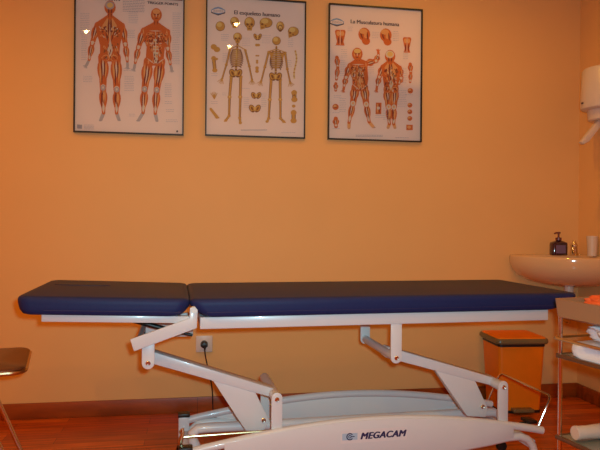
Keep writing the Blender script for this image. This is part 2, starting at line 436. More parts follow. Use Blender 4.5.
G = 1.4
def muscle_limb(A, a, b, ra, rb, bulge=1.25, tend=.3, streaks=4):
    ra *= G; rb *= G
    A.cap(a, b, ra*.8, rb, 'muscle')
    mx, my = a[0]+(b[0]-a[0])*.38, a[1]+(b[1]-a[1])*.38
    A.spindle((a[0], a[1]), (b[0], b[1]), ra*bulge, 'muscle', .3)
    dx, dy = b[0]-a[0], b[1]-a[1]; L = math.hypot(dx, dy) or 1; nx, ny = -dy/L, dx/L
    # tendon end
    A.spindle((a[0]+dx*(1-tend), a[1]+dy*(1-tend)), (b[0], b[1]), rb*.75, 'tendon')
    for i in range(streaks):
        o = (i/(streaks-1)-.5)*1.5*ra if streaks > 1 else 0
        t0, t1 = random.uniform(0, .2), random.uniform(.6, .95)
        oe = o*.45
        A.spindle((a[0]+dx*t0+nx*o*.7, a[1]+dy*t0+ny*o*.7), (a[0]+dx*t1+nx*oe, a[1]+dy*t1+ny*oe), ra*.16, ('musclel', 'muscled', 'tendon', 'muscled')[i % 4])

def hand(A, w, h, m='tgrey', r=4.5):
    r *= 1.15; A.cap(w, h, r*.6, r*.75, m)
    d = Vector((h[0]-w[0], h[1]-w[1])); d = d.normalized() if d.length else Vector((0,1))
    for k in (-.6, -.25, .1, .45, .95):
        a = math.atan2(d.y, d.x)+k*.8
        A.cap(h, (h[0]+math.cos(a)*r*1.9, h[1]+math.sin(a)*r*1.9), r*.22, r*.16, m, 3)
def foot(A, a, f, m='tgrey', r=4.5):
    r *= 1.35; A.cap(a, f, r*.9, r*.8, m); A.cap(f, (f[0]+(f[0]-a[0])*.4, f[1]+2), r*.8, r*.4, m)
    for k in range(3): A.cap((f[0]-2+k*2, f[1]), (f[0]+(f[0]-a[0])*.35-1+k*2, f[1]+2.5), .5, .4, 'inkg', 3)

def muscle_figure(A, J, back, pale=False):
    m1 = 'muscle'
    # legs
    for sd in 'LR':
        h, k, a, f = J['hip'+sd], J['kn'+sd], J['an'+sd], J['ft'+sd]
        foot(A, a, f, 'tgrey' if pale else 'musclel')
        muscle_limb(A, k, a, 8.5 if pale else 7, 3.6, 1.05, .4, 4)
        muscle_limb(A, h, k, 13 if pale else 11, 7, .95, .12, 5)
        A.ell(k[0], k[1], 8, 9, 'tgrey' if pale else 'tendon', 12)
        A.ell(k[0], k[1]-1, 3, 4, 'tendon' if pale else 'musclel', 10)
        if back: A.spindle((k[0]-3, k[1]+6), (k[0]-1, k[1]+46), 3, 'muscled'); A.spindle((k[0]+3, k[1]+6), (k[0]+1, k[1]+44), 2.6, 'musclel')
    # arms
    for sd in 'LR':
        s, e, w, h = J['sh'+sd], J['el'+sd], J['wr'+sd], J['ha'+sd]
        hand(A, w, h, 'tgrey' if pale else 'muscle', 5)
        muscle_limb(A, e, w, 6.2, 3, 1.1, .35, 4)
        muscle_limb(A, s, e, 8.0, 5.4, 1.1, .15, 4)
        A.ell(e[0], e[1], 4, 4.5, 'tendon', 10)
    # trunk
    sl, sr, wl, wr, hl, hr = J['shL'], J['shR'], J['waL'], J['waR'], J['hipL'], J['hipR']
    nk = J['neck']; hd = J['head']
    A.poly([(nk[0]-6, nk[1]-8), (sl[0]-5, sl[1]-6), (sl[0]-4, sl[1]+16), wl, (hl[0]-9, hl[1]+2), (hl[0]+4, hl[1]+14), ((hl[0]+hr[0])/2, hl[1]+14), (hr[0]-4, hr[1]+14), (hr[0]+9, hr[1]+2), wr, (sr[0]+4, sr[1]+16), (sr[0]+5, sr[1]-6), (nk[0]+6, nk[1]-8)], m1)
    cx = (wl[0]+wr[0])/2; cs = (sl[0]+sr[0])/2; ty_ = (sl[1]+sr[1])/2
    ww = (wr[0]-wl[0])/2
    if back:
        A.poly([(nk[0]-3, nk[1]-6), (cs-22, ty_+2), (cs-3, ty_+34), (cx, wl[1]-4), (cs+3, ty_+34), (cs+22, ty_+2), (nk[0]+3, nk[1]-6)], 'musclel')
        for q in (-1, 1):
            A.spindle((nk[0]+q*3, nk[1]-4), (cs+q*4, ty_+36), 3, 'muscled')
            A.spindle((cs+q*9, ty_+4), (cs+q*24, ty_+16), 4, 'muscled'); A.spindle((cs+q*22, ty_+14), (cs+q*6, ty_+48), 5, 'muscle')
            A.spindle((cs+q*12, ty_+20), (cs+q*5, ty_+52), 1.6, 'muscled'); A.spindle((cs+q*8, ty_+2), (cs+q*14, ty_+24), 1.8, 'musclel')
            A.spindle((cx+q*1, wl[1]+2), (cx+q*20, hl[1]+4), 6, 'muscle'); A.ell(cx+q*12, hl[1]+3, 11, 10, 'musclel'); A.ell(cx+q*13, hl[1]+4, 9, 8, 'muscle'); A.spindle((cx+q*8, hl[1]-4), (cx+q*20, hl[1]+8), 1.2, 'muscled')
        A.poly([(cx, ty_+40), (cx-8, wl[1]+14), (cx-3, hl[1]-4), (cx, hl[1]+4), (cx+3, hl[1]-4), (cx+8, wl[1]+14)], 'tendon')
        A.cap((cs, ty_-2), (cx, wl[1]+6), .8, .8, 'tendon')
    else:
        for q in (-1, 1):
            A.ell(cs+q*14, ty_+14, 14, 11, 'muscle', rot=q*.25)
            for u in range(4): A.spindle((cs+q*2, ty_+8+u*5), (cs+q*26, ty_+6+u*2.2), 1.0, ('musclel', 'muscled')[u % 2])
            for u in range(5): A.spindle((cs+q*(9), ty_+27+u*7), (cs+q*(22-u*.9), ty_+23+u*7), 1.6, ('musclel', 'muscled', 'tendon')[u % 3])
            A.ell(sl[0]+1 if q < 0 else sr[0]-1, (sl if q < 0 else sr)[1]+3, 7.5, 9, 'muscle'); A.spindle(((sl if q < 0 else sr)[0]-2, (sl if q < 0 else sr)[1]-5), ((sl if q < 0 else sr)[0], (sl if q < 0 else sr)[1]+13), 1.6, 'musclel')
        A.poly([(cs-6, ty_+26), (cs+6, ty_+26), (cx+9, wl[1]+8), (cx+4, hl[1]+6), (cx-4, hl[1]+6), (cx-9, wl[1]+8)], 'musclel' if not pale else 'tendon')
        for u in range(4):
            for q in (-1, 1): A.ell(cx+q*4.2, ty_+34+u*9.5, 3.6, 3.8, 'muscle' if u % 2 else 'musclel')
        A.cap((cs, ty_+2), (cx, hl[1]+6), .8, .6, 'tendon'); A.spindle((cs-20, ty_), (cs+20, ty_), 1.4, 'tendon')
        for q in (-1, 1): A.spindle((cx+q*ww, hl[1]-10), (cx+q*2, hl[1]+10), 1.5, 'tendon')
    fibres(A, sl[0]+4, sr[0]-4, ty_+2, ty_+34, 48, cs, back)
    fibres(A, wl[0]+6, wr[0]-6, wl[1]-12, hl[1]+2, 26, cx, False)
    # neck and head
    A.cap(nk, (hd[0], hd[1]+8), 8, 7.5, 'muscle'); A.spindle((nk[0]-4, nk[1]+2), (hd[0]-4, hd[1]+8), 1.5, 'muscled'); A.spindle((nk[0]+4, nk[1]+2), (hd[0]+4, hd[1]+8), 1.5, 'muscled')
    A.ell(hd[0], hd[1], 17, 21, 'muscle'); 
    if back: A.ell(hd[0]-1, hd[1]-6, 14, 12.5, 'tendon' if not pale else 'tgrey'); A.ell(hd[0], hd[1]-7, 9, 8, 'bonel'); A.spindle((hd[0]-5, hd[1]+4), (hd[0]-3, hd[1]+20), 2.5, 'muscled'); A.spindle((hd[0]+6, hd[1]+4), (hd[0]+3, hd[1]+20), 2.5, 'muscled')
    else:
        A.ell(hd[0], hd[1]-10, 11, 7.5, 'musclel' if pale else 'bonel'); A.ell(hd[0]-5, hd[1]-1, 2.8, 2, 'muscled'); A.ell(hd[0]+5, hd[1]-1, 2.8, 2, 'muscled')
        A.spindle((hd[0], hd[1]-3), (hd[0], hd[1]+7), 1.6, 'tendon'); A.spindle((hd[0]-5, hd[1]+11), (hd[0]+5, hd[1]+11), 1.3, 'muscled'); A.spindle((hd[0]-11, hd[1]-4), (hd[0]-7, hd[1]+10), 2, 'musclel'); A.spindle((hd[0]+11, hd[1]-4), (hd[0]+7, hd[1]+10), 2, 'musclel')

def fibres(A, x0, x1, y0, y1, n, cx, up):
    for i in range(n):
        x = random.uniform(x0, x1); y = random.uniform(y0, y1); d = (x-cx)
        l = random.uniform(6, 14); a = math.atan2(l*.8, -d*.35 if up else d*.2)
        A.spindle((x, y), (x+math.cos(a)*l*.7, y+math.sin(a)*l), random.uniform(.9, 2.2), random.choice(('muscled', 'musclel', 'muscled', 'tendon', 'musclel', 'boned')))
def skull(A, x, y, rx, ry, face=1):
    A.ell(x, y-ry*.15, rx, ry*.82, 'boned'); A.ell(x, y-ry*.18, rx*.93, ry*.76, 'bone'); A.ell(x-rx*.2, y-ry*.4, rx*.55, ry*.4, 'bonel')
    if face == 1:
        A.poly([(x-rx*.6, y+ry*.3), (x+rx*.6, y+ry*.3), (x+rx*.42, y+ry), (x-rx*.42, y+ry)], 'bone')
        for q in (-1, 1): A.ell(x+q*rx*.4, y+ry*.12, rx*.24, ry*.17, 'boned')
        A.ell(x, y+ry*.42, rx*.12, ry*.13, 'boned'); A.spindle((x-rx*.35, y+ry*.72), (x+rx*.35, y+ry*.72), ry*.06, 'boned')
    elif face == 2:   # side view
        A.poly([(x-rx*.95, y+ry*.05), (x-rx*.1, y+ry*.3), (x-rx*.15, y+ry*.75), (x-rx*.85, y+ry)], 'bone'); A.ell(x-rx*.6, y+ry*.1, rx*.2, ry*.16, 'boned'); A.ell(x-rx*.05, y+ry*.35, rx*.14, ry*.1, 'boned'); A.spindle((x-rx*.85, y+ry*.65), (x-rx*.3, y+ry*.62), 1, 'boned')
    elif face == 3:
        A.ell(x, y+ry*.2, rx*.6, ry*.6, 'boned'); A.ell(x, y+ry*.1, rx*.4, ry*.35, 'bonel'); A.ell(x, y+ry*.3, rx*.15, ry*.12, 'boned')
def bone(A, a, b, w=2.2):
    w *= 1.45
    A.cap(a, b, w, w*.9, 'boned', 4); A.cap(a, b, w*.7, w*.6, 'bone', 4); A.ell(a[0], a[1], w*1.35, w*1.25, 'bone', 10); A.ell(b[0], b[1], w*1.45, w*1.2, 'bone', 10)
def pelvis(A, x, y, rx, ry):
    A.ell(x-rx*.5, y-ry*.1, rx*.5, ry*.95, 'boned', rot=-.5); A.ell(x+rx*.5, y-ry*.1, rx*.5, ry*.95, 'boned', rot=.5)
    A.ell(x-rx*.5, y-ry*.1, rx*.4, ry*.8, 'bone', rot=-.5); A.ell(x+rx*.5, y-ry*.1, rx*.4, ry*.8, 'bone', rot=.5); A.ell(x-rx*.5, y-ry*.1, rx*.15, ry*.45, 'boned', rot=-.5); A.ell(x+rx*.5, y-ry*.1, rx*.15, ry*.45, 'boned', rot=.5)
    A.poly([(x-rx*.25, y-ry*.5), (x+rx*.25, y-ry*.5), (x, y+ry*.6)], 'bonel'); A.ell(x-rx*.3, y+ry*.6, rx*.2, ry*.2, 'boned'); A.ell(x+rx*.3, y+ry*.6, rx*.2, ry*.2, 'boned')
def skeleton_figure(A, J, back):
    for sd in 'LR':
        h, k, a, f = J['hip'+sd], J['kn'+sd], J['an'+sd], J['ft'+sd]
        bone(A, a, f, 2.6); A.cap(f, (f[0]+(f[0]-a[0])*.5, f[1]+3), 2.8, 1.6, 'bone')
        bone(A, k, a, 2.6); A.cap((k[0]+3.2, k[1]+2), (a[0]+2.6, a[1]-2), 1, 1, 'boned', 3); bone(A, h, k, 3.2)
        A.ell(k[0], k[1]-1, 5.5, 5.5, 'bone'); A.ell(k[0], k[1]-1, 2.6, 2.8, 'bonel')
        s, e, w, q = J['sh'+sd], J['el'+sd], J['wr'+sd], J['ha'+sd]
        bone(A, s, e, 2.4); bone(A, e, w, 1.9); A.cap((e[0]+2, e[1]), (w[0]+2, w[1]), .8, .7, 'boned', 3)
        d = Vector((q[0]-w[0], q[1]-w[1])); an = math.atan2(d.y, d.x)
        for u in (-.6, -.3, 0, .3, .7): A.cap(w, (w[0]+math.cos(an+u)*17, w[1]+math.sin(an+u)*17), 1.1, .8, 'bone', 3)
    pv = J['pel']; sp = J['neck']; rc = J['rib']
    A.cap(sp, pv, 2.8, 3.4, 'boned')
    n = 12
    for i in range(n): 
        t = i/(n-1); A.ell(sp[0]+(pv[0]-sp[0])*t, sp[1]+(pv[1]-sp[1])*t, 2.9, 2.6, 'bonel' if i % 2 else 'bone', 8)
    for i in range(9):
        y = rc[1]-28+i*6.4; w = 10+11*math.sin(PI*(i+1.5)/11)
        for q in (-1, 1):
            A.cap((rc[0], y-1), (rc[0]+q*w*.8, y-1 if back else y+2), 1.6, 1.5, 'boned', 3); A.cap((rc[0], y-2), (rc[0]+q*w*.8, y-3 if back else y), 1.7, 1.6, 'bone', 3); A.cap((rc[0]+q*w*.8, y-3 if back else y), (rc[0]+q*w, y+5), 1.7, 1.4, 'boned', 3)
    sl, sr = J['shL'], J['shR']
    A.cap((sl[0], sl[1]-2), (sp[0], sp[1]+8), 1.5, 1.3, 'bone', 3); A.cap((sr[0], sr[1]-2), (sp[0], sp[1]+8), 1.5, 1.3, 'bone', 3)
    if back:
        for q, s in ((-1, sl), (1, sr)): A.poly([(s[0], s[1]-3), (s[0]-q*17, s[1]), (s[0]-q*9, s[1]+24)], 'bone'); A.spindle((s[0], s[1]-2), (s[0]-q*16, s[1]+3), 1, 'boned')
    else: A.cap((rc[0], rc[1]-26), (rc[0], rc[1]+4), 1.8, 1.2, 'bonel')
    pelvis(A, pv[0], pv[1], 20, 15)
    h = J['head']; skull(A, h[0], h[1], 14, 17, 0 if back else 1)

def poster(name, label, cx, zb, W, HH, tf_px, rz_tilt=0.):
    P = thing(name, label, 'poster', (cx, 0, zb), 0, None)
    P.rotation_euler[1] = rz_tilt
    w = .0065; b = B()
    b.box(-W/2, W/2, -.020, -.001, 0, w).box(-W/2, W/2, -.020, -.001, HH-w, HH).box(-W/2, -W/2+w, -.020, -.001, w, HH-w).box(W/2-w, W/2, -.020, -.001, w, HH-w)
    b.done('picture_frame', 'frame', P, smooth=False)
    sh = B().box(-W/2+w, W/2-w, -.008, -.002, w, HH-w).done('print_sheet', 'paper', P, smooth=False)
    g = bmesh.new(); vs = [g.verts.new(p) for p in ((-W/2+w, -.0155, w), (W/2-w, -.0155, w), (W/2-w, -.0155, HH-w), (-W/2+w, -.0155, HH-w))]; g.faces.new(vs)
    me = bpy.data.meshes.new('glass_pane'); g.to_mesh(me); g.free(); me.materials.append(M['glass']); go = bpy.data.objects.new('glass_pane', me); COL.objects.link(go); go.parent = P
    return P, sh
AL = (0, -.008, 0)
# poster coordinates: layout measured on an enlarged sheet (3.1 units per cm/2)
def mk_tf(xl, yb, slope, sx, sz, W): return lambda x, y: ((x-xl)/sx-W/2, (yb+slope*(x-xl)-y)/sz)

# poster 1 -- muscles / trigger points
W1, H1 = .535, .76
P1, sh1 = poster('anatomy_poster', 'framed poster of two red muscle figures with grey captions, leftmost on the wall', -.616+W1/2, 1.4135, W1, H1, None)
tf = mk_tf(45, 411, .030, 620.5, 615, W1)
A = Art(tf, 1)
muscle_figure(A, dict(head=(150,28), neck=(150,58), shL=(113,82), shR=(186,82), elL=(98,140), elR=(197,142), wrL=(89,190), wrR=(203,192), haL=(82,205), haR=(204,206), waL=(121,145), waR=(181,145), hipL=(130,180), hipR=(169,180), knL=(131,275), knR=(172,280), anL=(133,352), anR=(172,352), ftL=(125,373), ftR=(179,372)), True, True)
A.done('muscle_figure', sh1, AL)['label'] = 'muscle figure seen from behind'
A = Art(tf, 1)
muscle_figure(A, dict(head=(290,46), neck=(289,76), shL=(252,95), shR=(324,97), elL=(236,150), elR=(326,152), wrL=(227,196), wrR=(334,198), haL=(224,212), haR=(338,213), waL=(261,146), waR=(317,146), hipL=(267,190), hipR=(304,190), knL=(256,278), knR=(293,280), anL=(252,350), anR=(289,352), ftL=(239,373), ftR=(294,374)), False, True)
A.done('muscle_figure', sh1, AL)['label'] = 'muscle figure seen from the front'
A = Art(tf, 1)
A.textlines(188, 255, 2, 38, 5, 'inkg', 1.5)
for x0, x1, y0, y1 in ((62,90,48,110),(66,84,112,190),(72,100,240,258),(192,222,215,225),(195,225,238,285),(340,366,38,110),(340,364,114,200),(318,340,260,300),(206,235,40,75),(204,226,96,120),(322,350,340,346),(322,360,372,378),(210,230,355,362),(318,342,315,322)): A.textlines(x0, x1, y0, y1, 5.5, 'inkl', 1.1)
A.poly([(262,-3),(370,0),(370,-30),(262,-33)], 'muscled')
A.poly([(56,388),(70,389),(70,401),(56,400)], 'inkg'); A.textlines(76, 106, 389, 403, 4, 'inkl', 1.2); A.ell(357, 408, 3, 3, 'ink')
A.poly([(70,-34),(180,-31),(180,-60),(70,-62)], 'musclel')
A.done('caption_text', sh1, AL, 6)
def title(sh, s, x, y, size, tfn, slope=-.03, bold=.0006, m='ink', sp=1., sx=1.):
    a, z = tfn(x, y); text('heading', s, size, m, sh, (a, -.0088, z), (PI/2, 0, 0), bold=(0, bold, bold*2), space=sp, sx=sx)
title(sh1, 'TRIGGER POINTS', 262, 12, .0175, tf, m='ink', bold=.0007, sx=1.12)
title(sh1, 'TRIGGER POINTS', 78, 4, .0175, tf, m='ink', bold=.0007, sx=1.2)

def crest(sh, tf, x, y, w):
    A = Art(tf, 1)
    A.poly([(x-w,y-4),(x-w*.5,y-11),(x,y-14),(x+w*.5,y-11),(x+w,y-4),(x+w,y+5),(x,y+13),(x-w,y+5)], 'blue')
    A.poly([(x-w*.9,y-3),(x,y-9),(x+w*.9,y-3),(x+w*.9,y+3),(x,y+6),(x-w*.9,y+3)], 'paper')
    A.textlines(x-w*.7, x+w*.75, y-3, y+3, 3, 'inkg', 1.3)
    A.poly([(x-w,y+2),(x-w*.4,y+8),(x,y+9.5),(x+w*.4,y+8),(x+w,y+2),(x+w,y+6),(x,y+13.5),(x-w,y+6)], 'ink')
    A.done('crest_emblem', sh, AL)

# poster 2 -- skeleton
W2, H2 = .519, .7193
P2, sh2 = poster('anatomy_poster', 'framed poster headed El esqueleto humano with two yellow skeletons and skulls', .027+W2/2, 1.4165, W2, H2, None)
tf = mk_tf(27, 420, .040, 618, 615, W2)
A = Art(tf, 1)
skeleton_figure(A, dict(head=(127,110), neck=(127,126), rib=(124,176), pel=(122,224), shL=(103,150), shR=(152,150), elL=(92,196), elR=(165,200), wrL=(79,240), wrR=(174,242), haL=(74,256), haR=(175,258), hipL=(108,234), hipR=(138,234), knL=(103,298), knR=(137,298), anL=(102,358), anR=(136,364), ftL=(92,372), ftR=(138,380)), False)
A.done('skeleton_figure', sh2, AL)['label'] = 'skeleton seen from the front'
A = Art(tf, 1)
skeleton_figure(A, dict(head=(252,120), neck=(252,136), rib=(252,182), pel=(250,234), shL=(227,154), shR=(281,156), elL=(215,202), elR=(288,208), wrL=(204,246), wrR=(297,248), haL=(199,260), haR=(302,262), hipL=(236,242), hipR=(265,242), knL=(232,306), knR=(266,306), anL=(229,366), anR=(267,366), ftL=(224,376), ftR=(278,377)), True)
A.done('skeleton_figure', sh2, AL)['label'] = 'skeleton seen from behind'
A = Art(tf, 1)
skull(A, 72, 77, 15, 19, 0); skull(A, 117, 61, 14, 18, 1); skull(A, 165, 64, 17, 22, 1); skull(A, 218, 63, 21, 20, 2); skull(A, 264, 73, 13, 19, 3); skull(A, 307, 89, 18, 19, 2)
pelvis(A, 191, 107, 12, 12); bone(A, (188,132), (194,132), 2.5); bone(A, (187,166), (194,166), 1.5); bone(A, (190,182), (190,188), 2); bone(A, (190,205), (190,216), 3)
pelvis(A, 188, 294, 16, 12); pelvis(A, 184, 336, 18, 14)
bone(A, (52,140), (62,148), 5); bone(A, (52,176), (56,214), 4); bone(A, (50,184), (62,178), 2)
for u in range(5): A.cap((55,304), (44+u*5, 282+abs(u-2)*2), 1.6, 1, 'bone', 3)
A.cap((44,336), (64,362), 4, 5, 'bone'); A.cap((62,362), (70,364), 4, 2, 'bone')
for i in range(16):
    t = i/15; A.ell(314+4*math.sin(t*5.5), 150+t*86, 3.4, 3, ('bone', 'bonel')[i % 2], 8)
bone(A, (311,284), (312,306), 5); A.ell(310, 327, 6, 5, 'bone'); bone(A, (310,348), (310,374), 5); A.ell(311, 292, 2.5, 3, 'boned')
A.done('bone_drawing', sh2, AL, 1)
A = Art(tf, 1)
for x0, x1, y0, y1 in ((142,168,110,135),(205,235,100,125),(142,168,270,276),(45,66,224,234),(45,66,312,320),(80,98,160,190),(80,95,285,292),(148,166,300,335),(205,222,285,330),(285,303,180,200),(290,308,110,140),(140,225,402,405),(270,320,412,415),(75,100,100,120)): A.textlines(x0, x1, y0, y1, 6, 'inkl', 1.)
A.textlines(140, 225, 403, 406, 5, 'inkg', 1.5)
A.done('caption_text', sh2, AL, 6)
crest(sh2, tf, 65, 27, 22)
title(sh2, 'El esqueleto humano', 114, 35, .0285, tf, bold=.0009)

# poster 3 -- musculature
W3, H3 = .519, .7193
P3, sh3 = poster('anatomy_poster', 'framed poster headed La Musculatura humana, muscle figure with raised arm, rightmost on wall', .668+W3/2, 1.4175, W3, H3, None)
tf = mk_tf(40, 434, .028, 578, 615, W3)
A = Art(tf, 1)
muscle_figure(A, dict(head=(131,154), neck=(134,176), shL=(109,192), shR=(160,184), elL=(96,232), elR=(192,174), wrL=(90,262), wrR=(199,152), haL=(89,270), haR=(198,146), waL=(116,236), waR=(167,234), hipL=(126,262), hipR=(154,260), knL=(119,316), knR=(161,318), anL=(107,378), anR=(171,376), ftL=(107,396), ftR=(184,392)), False)
A.done('muscle_figure', sh3, AL)['label'] = 'muscle figure with raised flexed arm'
A = Art(tf, 1)
muscle_figure(A, dict(head=(236,158), neck=(237,178), shL=(214,194), shR=(266,196), elL=(202,228), elR=(273,230), wrL=(195,258), wrR=(266,248), haL=(194,268), haR=(258,250), waL=(214,234), waR=(266,234), hipL=(228,266), hipR=(253,264), knL=(233,326), knR=(250,326), anL=(236,382), anR=(250,382), ftL=(232,394), ftR=(254,394)), True)
A.done('muscle_figure', sh3, AL)['label'] = 'muscle figure seen from behind'
A = Art(tf, 1)
for hx in (153, 222):
    A.cap((hx+2,100), (hx+6,110), 12, 13, 'muscle'); A.ell(hx, 88, 19, 22, 'muscle'); A.ell(hx-3, 78, 13, 9, 'musclel'); A.ell(hx+5, 92, 6, 9, 'musclel'); A.spindle((hx-13,84), (hx-4,104), 2.5, 'muscled'); A.spindle((hx+9,80), (hx+12,108), 2.5, 'muscled'); A.ell(hx-9, 88, 3, 2, 'muscled')
for tx_, ty2, w in ((77,102,14),(291,119,11)):
    A.poly([(tx_-w-3,ty2-20),(tx_-w,ty2-26),(tx_+w,ty2-26),(tx_+w+3,ty2-20),(tx_+w-1,ty2),(tx_+w-4,ty2+12),(tx_+w,ty2+25),(tx_-w,ty2+25),(tx_-w+4,ty2+12),(tx_-w+1,ty2)], 'muscle')
    for q in (-1,1): A.ell(tx_+q*w*.45, ty2-14, w*.42, 8, 'musclel'); A.spindle((tx_+q*5,ty2-4), (tx_+q*5,ty2+22), 2.5, 'muscled')
    A.cap((tx_,ty2-24), (tx_,ty2+22), 1, 1, 'tendon')
for a, b_, r in (((67,166),(70,200),5),((70,200),(66,238),4.5),((302,182),(304,212),5),((304,212),(302,242),4),((64,252),(64,274),4.5),((65,366),(66,392),6)):
    muscle_limb(A, a, b_, r, r*.7)
for x, y, r in ((64,328,10),(303,271,9),(302,319,8),(302,341,8),(302,363,8)):
    A.ell(x, y, r, r, 'muscle'); A.ell(x-2, y-2, r*.5, r*.5, 'musclel'); A.spindle((x-r*.7, y+2), (x+r*.7, y+1), 1.2, 'muscled')
A.poly([(291,384),(312,384),(312,402),(291,402)], 'muscle'); A.ell(300, 392, 6, 5, 'musclel'); A.poly([(192,312),(210,312),(209,350),(191,350)], 'muscle'); A.spindle((197,314), (197,348), 2.5, 'musclel'); A.spindle((204,314), (204,348), 2, 'muscled'); A.ell(200, 330, 5, 5, 'tendon')
A.done('muscle_drawing', sh3, AL, 1)
A = Art(tf, 1)
for x0, x1, y0, y1 in ((80,100,140,170),(78,96,176,225),(150,186,190,220),(76,98,300,345),(215,232,330,370),(190,215,354,366),(262,292,270,330),(275,292,196,250),(60,90,128,134),(58,84,290,297),(55,80,346,352),(55,80,398,404),(285,312,284,290),(278,296,140,170),(100,118,66,80),(178,200,80,100),(245,265,75,110)): A.textlines(x0, x1, y0, y1, 6, 'inkl', 1.)
A.textlines(128, 215, 419, 424, 4, 'inkg', 1.3); A.textlines(255, 300, 427, 430, 4, 'inkg', 1.)
A.done('caption_text', sh3, AL, 6)
crest(sh3, tf, 66, 52, 22)
title(sh3, 'La Musculatura humana', 108, 53, .0285, tf, bold=.0009)
for sh, hh in ((sh2, 0), (sh3, 0)): pass

# ---------------------------------------------------------------- socket and cord
ws = thing('wall_socket', 'square cream wall socket above the skirting behind the treatment table', 'socket', (.031, 0, .308))
B().box(-.042, .042, -.010, -.0005, 0, .084).done('cover_plate', 'wplate', ws, bevel=.003, seg=3)
B().lathe([(.0001,.0102),(.0215,.0102),(.0215,.0135),(.019,.0135),(.019,.0105),(.0001,.0105)], (0,0,.042), 28, ax='y').done('socket_ring', 'wplate', ws)
pc = thing('power_cord', 'thin black power cord and plug hanging from the wall socket', 'power cord', (.031, -.045, .350))
B().lathe([(.0001,-.030),(.0185,-.030),(.0185,-.012),(.014,.006),(.0001,.006)], (0,0,0), 20, ax='y').box(-.017,.017,-.012,.010,-.006,.008).lathe([(.0001,0),(.004,0),(.007,.016),(.0001,.016)], (.003,-.001,-.024), 12).done('plug', 'black', pc, bevel=.0015)
P = [(.003,-.001,-.02),(.006,-.001,-.05),(.018,.002,-.11),(.034,.012,-.18),(.044,.020,-.25),(.046,.022,-.31),(.050,.015,-.340),(.075,-.02,-.3465),(.14,-.12,-.3465),(.22,-.25,-.3465)]
def smooth_path(P, n=6):
    out = []; V = [Vector(p) for p in P]
    for i in range(len(V)-1):
        p0, p1, p2, p3 = V[max(i-1,0)], V[i], V[i+1], V[min(i+2,len(V)-1)]
        for k in range(n):
            t = k/n; out.append(.5*((2*p1)+(-p0+p2)*t+(2*p0-5*p1+4*p2-p3)*t*t+(-p0+3*p1-3*p2+p3)*t**3))
    out.append(V[-1]); return out
B().tube(smooth_path(P), .0032, 8).done('cord', 'black', pc)

# ---------------------------------------------------------------- pedal bin
pb_ = thing('pedal_bin', 'orange plastic pedal bin with olive rimmed lid against the back wall', 'waste bin', (1.657, -.149, 0), math.radians(-4))
def rrect(w, d, r, n=4, cx=0, cy=0):
    P = []
    for (sx, sy, a0) in ((1,1,0),(-1,1,PI/2),(-1,-1,PI),(1,-1,3*PI/2)):
        for i in range(n+1):
            a = a0+i*PI/2/n; P.append((cx+sx*(w/2-r)+r*math.cos(a), cy+sy*(d/2-r)+r*math.sin(a)))
    return P
def lz(P, z): return [(x, y, z) for x, y in P]
b = B(); loft(b, [lz(rrect(.215,.195,.02), 0), lz(rrect(.218,.198,.02), .012), lz(rrect(.248,.226,.02), .345)]); b.done('bin_body', 'orange', pb_)
b = B(); loft(b, [lz(rrect(.253,.231,.02), .345), lz(rrect(.253,.231,.02), .362)]); b.done('bin_collar', 'black', pb_)
lid = B(); loft(lid, [lz(rrect(.272,.248,.024), .360), lz(rrect(.282,.258,.026), .366), lz(rrect(.282,.258,.026), .379), lz(rrect(.272,.248,.024), .387)]); lid = lid.done('lid_rim', 'olive', pb_)
b = B(); loft(b, [lz(rrect(.262,.238,.022), .3865), lz(rrect(.254,.230,.022), .392), lz(rrect(.12,.12,.02), .394)]); b.done('lid_panel', 'orange', lid)
b = B(); b.prism([(-.055,.012),(.055,.012),(.055,.030),(-.055,.030)], -.140, -.098); b.done('foot_pedal', 'olive', pb_, bevel=.005, seg=3)
b = B(); loft(b, [lz(rrect(.222,.202,.02), 0), lz(rrect(.222,.202,.02), .014)]); 
b.done('bin_foot', 'black', pb_)

# ---------------------------------------------------------------- corner basin
cb = thing('corner_basin', 'white porcelain corner washbasin fixed where the two walls meet', 'washbasin', (X1, 0, .67))
def bas_loop(s, z, n=26):      # u: away from right wall, v: away from back wall
    P = [(.0,.0),(.20,.0),(.40,.0),(.428,.012),(.440,.045),(.438,.085)]
    for i in range(1, n):
        a = PI/2*i/n; P.append((.085+.353*math.cos(a), .085+.353*math.sin(a)))
    P += [(.085,.438),(.045,.440),(.012,.428),(0,.40),(0,.20)]
    cu, cv = .15, .15
    return [(-(max(.001, cu+(u-cu)*s)), -(max(.001, cv+(v-cv)*s)), z) for u, v in P]
b = B()
Ls = [bas_loop(.10,-.024), bas_loop(.42,-.018), bas_loop(.68,0.), bas_loop(.86,.030), bas_loop(.95,.058), bas_loop(.988,.084), bas_loop(1.0,.106), bas_loop(1.0,.128), bas_loop(.995,.136), bas_loop(.97,.140), bas_loop(.83,.138), bas_loop(.80,.130), bas_loop(.70,.08), bas_loop(.45,.035), bas_loop(.06,.028)]
loft(b, Ls); b.done('basin_bowl', 'porc', cb, ang=70)
B().tube([(-.16,-.16,-.015),(-.16,-.16,-.06)], .024, 16).tube([(-.16,-.16,-.06),(-.16,-.16,-.16)], .034, 16).tube([(-.16,-.16,-.11),(-.16,-.08,-.11),(-.16,-.001,-.11)], .017, 12).done('drain_trap', 'pipe', cb)
B().tube([(-.07,-.05,.01),(-.07,-.05,-.20),(-.07,-.03,-.25),(-.07,-.001,-.25)], .006, 8).done('supply_pipe', 'brass', cb)
B().lathe([(.0001,0),(.024,0),(.026,.004),(.022,.010),(.018,.016),(.0165,.040),(.019,.055),(.014,.068),(.009,.075),(.008,.082),(.0001,.084)], (-.090,-.098,.138), 22).tube([(-.093,-.105,.176),(-.110,-.125,.184),(-.127,-.144,.180),(-.131,-.148,.168)], .0075, 12).done('tap', 'chrome', cb)
zr = .8105
